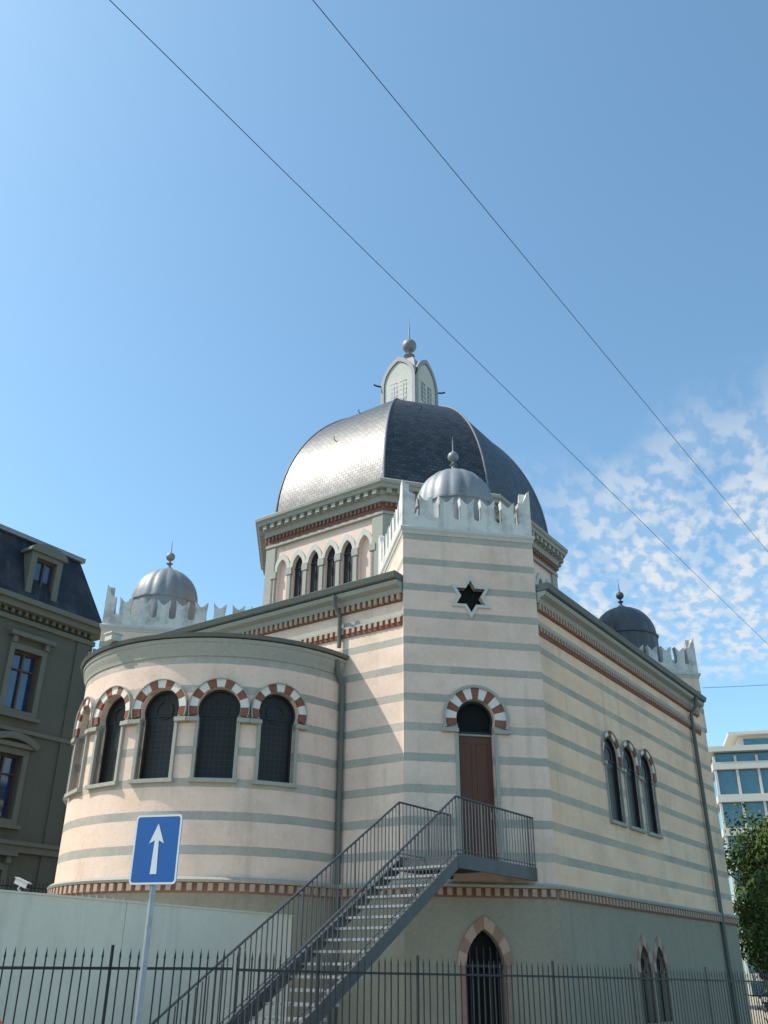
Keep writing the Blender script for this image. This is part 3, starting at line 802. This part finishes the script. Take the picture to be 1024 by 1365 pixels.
# ============================================================ SIGN
sx, sy, sz = -2.175, 9.2, 2.64
sg = empty('one_way_sign', (sx, sy+.04, 0), 'blue one-way sign with white upward arrow on galvanised pole', 'road sign')
mb = MB(); mb.tube([(sx, sy+.045, 0), (sx, sy+.045, sz+.24)], .030, 14); mesh_obj('pole', mb, [mPole], (sx, sy+.04, 0), sg, 40)
yaw = radians(-14)
TS = lambda u, z, n: (sx+u*cos(yaw)+n*sin(yaw), sy+u*sin(yaw)-n*cos(yaw), sz+z)
def rrect(w, h, r, n=6):
    pts = []
    for cx_, cz_, a0 in ((w-r, h-r, 0), (-w+r, h-r, pi/2), (-w+r, -h+r, pi), (w-r, -h+r, 1.5*pi)):
        for i in range(n+1): pts.append((cx_+r*cos(a0+pi/2*i/n), cz_+r*sin(a0+pi/2*i/n)))
    return pts
RSG = (sx, sy+.04, 0)
mb = MB(); mb.prism(TS, rrect(.245, .318, .035), -.004, .006, 0); mesh_obj('plate', mb, [mPole], RSG, sg)
mb = MB(); mb.ringprism(TS, rrect(.243, .316, .034), rrect(.226, .299, .026), .0061, .0085); mesh_obj('border', mb, [mSignW], RSG, sg)
mb = MB(); mb.prism(TS, rrect(.226, .299, .026), .0061, .0078); mesh_obj('blue_face', mb, [mSignB], RSG, sg)
mb = MB(); mb.prism(TS, [(-.034, -.225), (.034, -.225), (.021, .08), (.078, .052), (.0, .235), (-.078, .052), (-.021, .08)], .0079, .0105); mesh_obj('arrow', mb, [mSignW], RSG, sg)
for zz_ in (-.16, .16):
    mb = MB(); mb.box(sx-.04, sx+.04, sy+.006, sy+.085, sz+zz_-.015, sz+zz_+.015)
    mesh_obj('clamp', mb, [mPole], RSG, sg)

# ============================================================ OVERHEAD CABLES
def cable(pts, label, r=.0040):
    mb = MB(); mb.tube(pts, r, 6); o = mesh_obj('overhead_cable', mb, [mWire], pts[0])
    tag(o, label, 'cable', group='overhead cables')
def sag(a, b, s, n=40):
    a, b = Vector(a), Vector(b)
    return [tuple(a.lerp(b, i/n)-Vector((0, 0, s*4*(i/n)*(1-i/n)))) for i in range(n+1)]
cable(sag((-9.5, -5.0, 9.1), (16.5, 31.0, 9.1), .12), 'thin dark overhead cable crossing high above the street')
cable(sag((-8.3, -5.6, 9.05), (20.6, 33.8, 9.05), .05), 'thin dark overhead cable crossing high above the street')
cable(sag((10.85, 29.75, 10.25), (24, 22, 9.9), .3), 'thin cable fixed to the corner of the synagogue', .007)

# ============================================================ TOWN HOUSE
def H_(t, s, z): return (-12.9-.575*t-.818*s, 38-.818*t+.575*s, z)
hr = (-13.5, 38, 0)
th = empty('town_house', hr, 'grey-green stone town house with dark mansard roof and dormers', 'building')
def hp(name, mb, mats, par=None): return mesh_obj(name, mb, mats, hr, par or th)
frH = lambda u, z, n: H_(u, -n, z)
mb = MB(); mb.box(0, 26, 0, 14, 0, 14.6, T=H_); hw_ = hp('facade_wall', mb, [mStone])
cols = [3.0+3.4*k for k in range(7)]; rows = [(2.3, 4.9), (6.7, 9.1), (10.8, 13.2)]
c = MB()
for t in cols:
    for a, b in rows: c.prism(frH, rect(t-.65, t+.65, a, b), .5, -.35)
cut(hw_, c, hr)
for t in cols:
    for ri, (a, b) in enumerate(rows):
        mb = MB(); mb.prism(frH, rect(t-.66, t+.66, a-.01, b+.01), -.3, -.34); w = hp('window', mb, [mBlue])
        mb = MB(); mb.ringprism(frH, rect(t-.65, t+.65, a, b), rect(t-.56, t+.56, a+.1, b-.08), -.2, -.295)
        mb.prism(frH, rect(t-.04, t+.04, a+.1, b-.08), -.2, -.29); mb.prism(frH, rect(t-.56, t+.56, b-.75, b-.69), -.21, -.285)
        hp('window_frame', mb, [mFrameW], w)
        mb = MB(); mb.ringprism(frH, rect(t-.87, t+.87, a-.2, b+.24), rect(t-.65, t+.65, a, b), -.02, .09)
        mb.prism(frH, rect(t-1.0, t+1.0, a-.34, a-.2), -.02, .22)
        if ri == 1:
            mb.prism(frH, arcseg(1.9, 2.15, pi/2-.58, pi/2+.58, b-1.35, t, 10), -.02, .32)
            mb.prism(frH, rect(t-1.1, t+1.1, b+.25, b+.42), -.02, .25)
        else: mb.prism(frH, rect(t-1.05, t+1.05, b+.5, b+.68), -.02, .3); mb.prism(frH, rect(t-.87, t-.67, b+.24, b+.5), -.02, .2); mb.prism(frH, rect(t+.67, t+.87, b+.24, b+.5), -.02, .2)
        hp('window_surround', mb, [mStoneL], w)
mb = MB()
def hband(z0, z1, n):
    mb.box(-n, 26+n, -n, 14+n, z0, z1, T=H_)
hband(5.55, 5.8, .18); hband(5.8, 5.95, .28); hband(9.95, 10.1, .12); hband(14.3, 14.5, .12)
hband(14.75, 15.0, .45); hband(15.0, 15.22, .62)
for k in range(80):
    t = .2+k*.33; mb.prism(frH, rect(t-.07, t+.07, 14.58, 14.75), -.02, .22)
mb.box(0, 26, 0, 14, 14.5, 14.75, T=H_)
hp('stone_trim', mb, [mStoneL])
mb = MB(); mb.prism(frH, rect(-.05, .75, 0, 14.28), -.1, .06); hp('corner_pilaster', mb, [mStone])
mb = MB(); mb.hexa([H_(-.3, -.3, 15.22), H_(26.3, -.3, 15.22), H_(26.3, 14.3, 15.22), H_(-.3, 14.3, 15.22)], [H_(.75, .8, 18.3), H_(25.3, .8, 18.3), H_(25.3, 13.2, 18.3), H_(.75, 13.2, 18.3)])
mb.hexa([H_(.7, .7, 18.301), H_(25.4, .7, 18.301), H_(25.4, 13.3, 18.301), H_(.7, 13.3, 18.301)], [H_(3, 4, 19.1), H_(23, 4, 19.1), H_(23, 10, 19.1), H_(3, 10, 19.1)])
hp('mansard_roof', mb, [mRoofSl])
mb = MB(); mb.box(.6, 25.4, .6, .85, 18.25, 18.45, T=H_); hp('roof_edging', mb, [mZinc])
for t in cols[:5]:
    mb = MB()
    mb.box(t-.78, t-.5, -.15, 1.2, 15.23, 17.3, T=H_); mb.box(t+.5, t+.78, -.15, 1.2, 15.23, 17.3, T=H_)
    mb.box(t-.78, t+.78, -.15, 1.2, 17.3, 17.5, T=H_); mb.box(t-.5, t+.5, -.15, .05, 15.23, 15.6, T=H_)
    mb.prism(frH, [(t+.94*cos(a), 17.5+.46*sin(a)) for a in [pi*i/12 for i in range(13)]], .27, -1.2)
    dm = hp('dormer', mb, [mStoneL])
    mb = MB(); mb.box(t-.5, t+.5, .12, .16, 15.6, 17.3, T=H_); hp('dormer_glass', mb, [mBlue], dm)
    mb = MB(); mb.ringprism(frH, rect(t-.5, t+.5, 15.6, 17.3), rect(t-.42, t+.42, 15.7, 17.2), -.02, -.115); mb.prism(frH, rect(t-.035, t+.035, 15.7, 17.2), -.02, -.115)
    hp('dormer_frame', mb, [mFrameW], dm)
mb = MB(); mb.box(6, 8, 5, 6, 18.3, 20.3, T=H_); hp('chimney', mb, [mStoneL])
mb = MB(); mb.tube([H_(-.12, -.12, 14.2), H_(-.12, -.12, 0)], .07); hp('downpipe', mb, [mZinc])
fence([(-16.2, 24.0, 4.1), (-10.6, 31.5, 4.1)], 'tall dark iron fence in front of the town house', .14)

# ============================================================ OFFICE
ang = radians(-14)
def O(x, y, z): return (34+x*cos(ang)-y*sin(ang), 90+x*sin(ang)+y*cos(ang), z-.6)
orr = (50, 95, 0); of = empty('office_block', orr, 'modern pale office block with rows of blue glass windows', 'building')
mb = MB(); mb.box(-1, 34, 0.5, 20, .6, 22, T=O); mesh_obj('office_core', mb, [mOffG], orr, of)
mb = MB()
for k in range(7):
    z = 1.6+k*3.1; mb.box(-1.3, 34.3, -.05, 20, z, z+.7, T=O)
for k in range(18): mb.box(-1.2+2*k, -1.2+2*k+.22, .1, .5, .6, 21.5, T=O)
mb.box(-1.5, 34.5, -.3, 20.3, 21.9, 22.4, T=O)
mesh_obj('facade_panel', mb, [mOffW], orr, of)
mb = MB(); mb.box(2, 30, 4, 16, 22.4, 24.2, T=O); mb.box(1, 31, 3, 17, 24.2, 24.5, T=O); mesh_obj('penthouse', mb, [mOffW], orr, of)
mb = MB(); mb.box(2.5, 29.5, 3.9, 3.99, 22.7, 23.9, T=O); mesh_obj('penthouse_window', mb, [mOffG], orr, of)

# ============================================================ TREES
def tree(x, y, h, rad, label, nl=13000):
    t = empty('tree', (x, y, 0), label, 'tree', 'street trees')
    mb = MB(); mb.tube([(x, y, 0), (x+.1, y, h*.25), (x-.05, y+.1, h*.5), (x, y, h*.8)], .22, 10, r2=.05)
    cl = []
    for k in range(50):
        a = random.uniform(0, 2*pi); el = random.uniform(-1.1, 1.3); rr = rad*random.uniform(.45, 1.0)
        c = (x+rr*cos(a)*cos(el)*1.0, y+rr*sin(a)*cos(el)*1.0, h*.53+rr*sin(el)*1.25)
        cl.append((c, random.uniform(.5, .95)*rad*.38))
        if k % 2 == 0: mb.tube([(x, y, h*random.uniform(.3, .5)), tuple(lin(v, w, .5)+random.uniform(-.1, .1) for v, w in zip((x, y, h*.5), c)), c], .07, 6, r2=.015)
    mesh_obj('trunk', mb, [mBark], (x, y, 0), t, 60)
    mb = MB()
    for i in range(nl):
        c, r = random.choice(cl)
        v = Vector((random.gauss(0, 1), random.gauss(0, 1), random.gauss(0, 1))).normalized()*r*random.uniform(.5, 1.08)
        p = Vector(c)+v; s = random.uniform(.06, .12)
        n_ = (v.normalized()+Vector((random.uniform(-.7, .7), random.uniform(-.7, .7), random.uniform(-.2, .9)))).normalized()
        a = n_.orthogonal().normalized(); a.rotate(Matrix.Rotation(random.uniform(0, 6.28), 3, n_)); b = n_.cross(a)
        mb.add([p-a*s, p-b*s*.55+n_*.01, p+a*s, p+b*s*.55+n_*.01], [(0, 1, 2, 3)])
    mesh_obj('crown', mb, [mLeaf], (x, y, 0), t, fix=False)
tree(15.4, 37.0, 7.4, 2.7, 'leafy green street tree beside the synagogue')
tree(19.0, 44.0, 8.2, 3.2, 'leafy green street tree beyond the synagogue')
tree(14.1, 34.0, 4.4, 1.9, 'small leafy green tree by the synagogue corner', 8000)

# ============================================================ CAR
cr = (-4.62, 7.75, 0)
car = empty('parked_car', cr, 'small red hatchback car parked at the kerb', 'car')
prof = [(-1.95, .35), (-2.0, .68), (-1.85, .84), (-1.0, .97), (-.35, 1.37), (.6, 1.45), (1.5, 1.41), (1.9, 1.03), (1.98, .7), (1.93, .35)]
mb = MB(); nn = len(prof)
secs = [(-.82, .86, 0), (-.80, .97, 0), (-.62, 1.0, 1), (.62, 1.0, 1), (.80, .97, 0), (.82, .86, 0)]
vs = []
for yy, s, top in secs:
    for (px, pz) in prof:
        ins = max(0, pz-.98)*.32
        y_ = yy*(1-ins) if abs(yy) > .7 else yy*(1-ins*.6)
        vs.append((cr[0]+px*(.97 if abs(yy) > .75 else 1), cr[1]+y_, pz-(0.03 if abs(yy) > .7 and pz > .9 else 0)))
fs = [(i*nn+j, i*nn+(j+1) % nn, (i+1)*nn+(j+1) % nn, (i+1)*nn+j) for i in range(5) for j in range(nn)]+[tuple(range(nn)), tuple(range(5*nn, 6*nn))]
mb.add(vs, fs); mesh_obj('body', mb, [mCarR], cr, car, 50)
for s in (-1, 1):
    mb = MB(); fy = lambda u, z, n: (cr[0]+u, cr[1]+s*(.815-max(0, z-.98)*.27*.98+n), z)
    mb.prism(fy, [(-.8, 1.02), (1.55, 1.04), (1.35, 1.29), (.6, 1.34), (-.3, 1.28)], .004, .012); mesh_obj('side_window', mb, [mBlue], cr, car)
for wx in (-1.25, 1.25):
    for s in (-1, 1):
        mb = MB(); mb.tube([(cr[0]+wx, cr[1]+s*.66, .31), (cr[0]+wx, cr[1]+s*.85, .31)], .31, 24)
        w = mesh_obj('wheel', mb, [mTyre], cr, car, 40)
        mb = MB(); mb.tube([(cr[0]+wx, cr[1]+s*.84, .31), (cr[0]+wx, cr[1]+s*.862, .31)], .19, 20); mesh_obj('rim', mb, [mPole], cr, w, 40)
for s in (-1, 1):
    mb = MB(); rot_box(mb, (cr[0]+1.93, cr[1]+s*.62, .85), .05, .12, .13, 0, .2); mesh_obj('tail_light', mb, [mCarR], cr, car)
    mb = MB(); rot_box(mb, (cr[0]-1.9, cr[1]+s*.6, .74), .06, .16, .07, 0, 0); mesh_obj('headlight', mb, [mSignW], cr, car)

# ============================================================ GROUND
def sheet(name, pts, z, m, label):
    mb = MB(); mb.add([(x, y, z) for x, y in pts], [tuple(range(len(pts)))])
    o = mesh_obj(name, mb, [m], (0, 0, 0), fix=False); o['kind'] = 'structure'; o['label'] = label
    return o
sheet('ground', [(-3000, -3000), (3000, -3000), (3000, 3000), (-3000, 3000)], -.13, mGround, 'pale paved ground reaching to the horizon')
sheet('road', [(-60, -30), (-2, -30), (60, 52), (60, 90), (-60, 6.6)], -.126, mAsph, 'grey asphalt street in front of the synagogue')
mb = MB(); pv = [(-14, 8.85), (-1, 9.0), (6.5, 16.0), (17, 31.0), (20, 60), (-34, 60), (-34, 8.6)]
n = len(pv); mb.add([(x, y, -.13) for x, y in pv]+[(x, y, 0) for x, y in pv], [tuple(range(n, 2*n))]+[(i, (i+1) % n, n+(i+1) % n, n+i) for i in range(n)])
o = mesh_obj('pavement', mb, [mPave], (0, 0, 0)); o['kind'] = 'structure'; o['label'] = 'raised stone pavement with kerb round the synagogue'
car.location.z = -.126

# ============================================================ LIGHT / SKY
AZ, EL = radians(270), radians(49)
s = Vector((sin(AZ)*cos(EL), cos(AZ)*cos(EL), sin(EL)))
ld = bpy.data.lights.new('sun', 'SUN'); ld.energy = 4.9; ld.angle = radians(.5); ld.color = (1, .93, .84)
lo = bpy.data.objects.new('sun', ld); lo.rotation_euler = s.to_track_quat('Z', 'Y').to_euler(); COL.objects.link(lo)
w = bpy.data.worlds.new('World'); SC.world = w; w.use_nodes = True; nt = w.node_tree
bg = nt.nodes['Background']; bg.inputs[1].default_value = 0.15
sk = nt.nodes.new('ShaderNodeTexSky'); sk.sky_type = 'NISHITA'; sk.sun_disc = False
sk.sun_elevation = EL; sk.sun_rotation = AZ; sk.air_density = 1.0; sk.dust_density = 1.2; sk.ozone_density = 1.2
tc = nt.nodes.new('ShaderNodeTexCoord'); sx_ = nt.nodes.new('ShaderNodeSeparateXYZ'); L(nt, tc.outputs['Generated'], sx_.inputs[0])
zc = math_(nt, 'MAXIMUM', sx_.outputs[2], .04)
X = math_(nt, 'DIVIDE', sx_.outputs[0], zc); Y = math_(nt, 'DIVIDE', sx_.outputs[1], zc)
cb = nt.nodes.new('ShaderNodeCombineXYZ')
# rows of puffs follow the wind: shear a little, then squash
L(nt, math_(nt, 'SUBTRACT', X, math_(nt, 'MULTIPLY', Y, .30)), cb.inputs[0]); L(nt, math_(nt, 'MULTIPLY', Y, .50), cb.inputs[1])
def wn(scale, det, rough, dist=0.0):
    n = nt.nodes.new('ShaderNodeTexNoise'); n.inputs['Scale'].default_value = scale; n.inputs['Detail'].default_value = det
    n.inputs['Roughness'].default_value = rough; n.inputs['Distortion'].default_value = dist; L(nt, cb.outputs[0], n.inputs['Vector']); return n.outputs[0]
dx = math_(nt, 'SUBTRACT', X, 1.28); dy = math_(nt, 'SUBTRACT', Y, 2.3)
dist = math_(nt, 'SQRT', math_(nt, 'ADD', math_(nt, 'MULTIPLY', dx, dx), math_(nt, 'MULTIPLY', dy, dy)))
msk = ramp(nt, math_(nt, 'ADD', dist, math_(nt, 'MULTIPLY', math_(nt, 'SUBTRACT', wn(2.4, 3, .5), .5), .8)), 1.2, .5)
puff = ramp(nt, wn(24, 4, .5, 0), .41, .60)
mid = ramp(nt, wn(7, 3, .5, 0), .34, .60)
cl = math_(nt, 'MULTIPLY', msk, math_(nt, 'ADD', math_(nt, 'MULTIPLY', math_(nt, 'MULTIPLY', puff, math_(nt, 'ADD', math_(nt, 'MULTIPLY', mid, .5), .5)), .68), math_(nt, 'MULTIPLY', mid, .20)))
g = mix(nt, 1.0, sk.outputs[0], (1.27, 1.62, 1.58), 'MULTIPLY')
cm = mix(nt, cl, g, (5.5, 5.7, 5.85))
L(nt, cm, bg.inputs[0])
SC.view_settings.view_transform = 'Standard'; SC.view_settings.look = 'None'; SC.view_settings.exposure = 0

# ============================================================ CAMERA
cd = bpy.data.cameras.new('camera'); cam = bpy.data.objects.new('camera', cd); COL.objects.link(cam)
cd.sensor_fit = 'VERTICAL'; cd.sensor_height = 36; cd.lens = 1195/1365*36; cd.clip_end = 8000; cd.clip_start = .05
cam.matrix_world = Matrix.Translation((0, 0, 1.6)) @ Matrix.Rotation(radians(90+27.16), 4, 'X') @ Matrix.Rotation(radians(.44), 4, 'Z')
SC.camera = cam
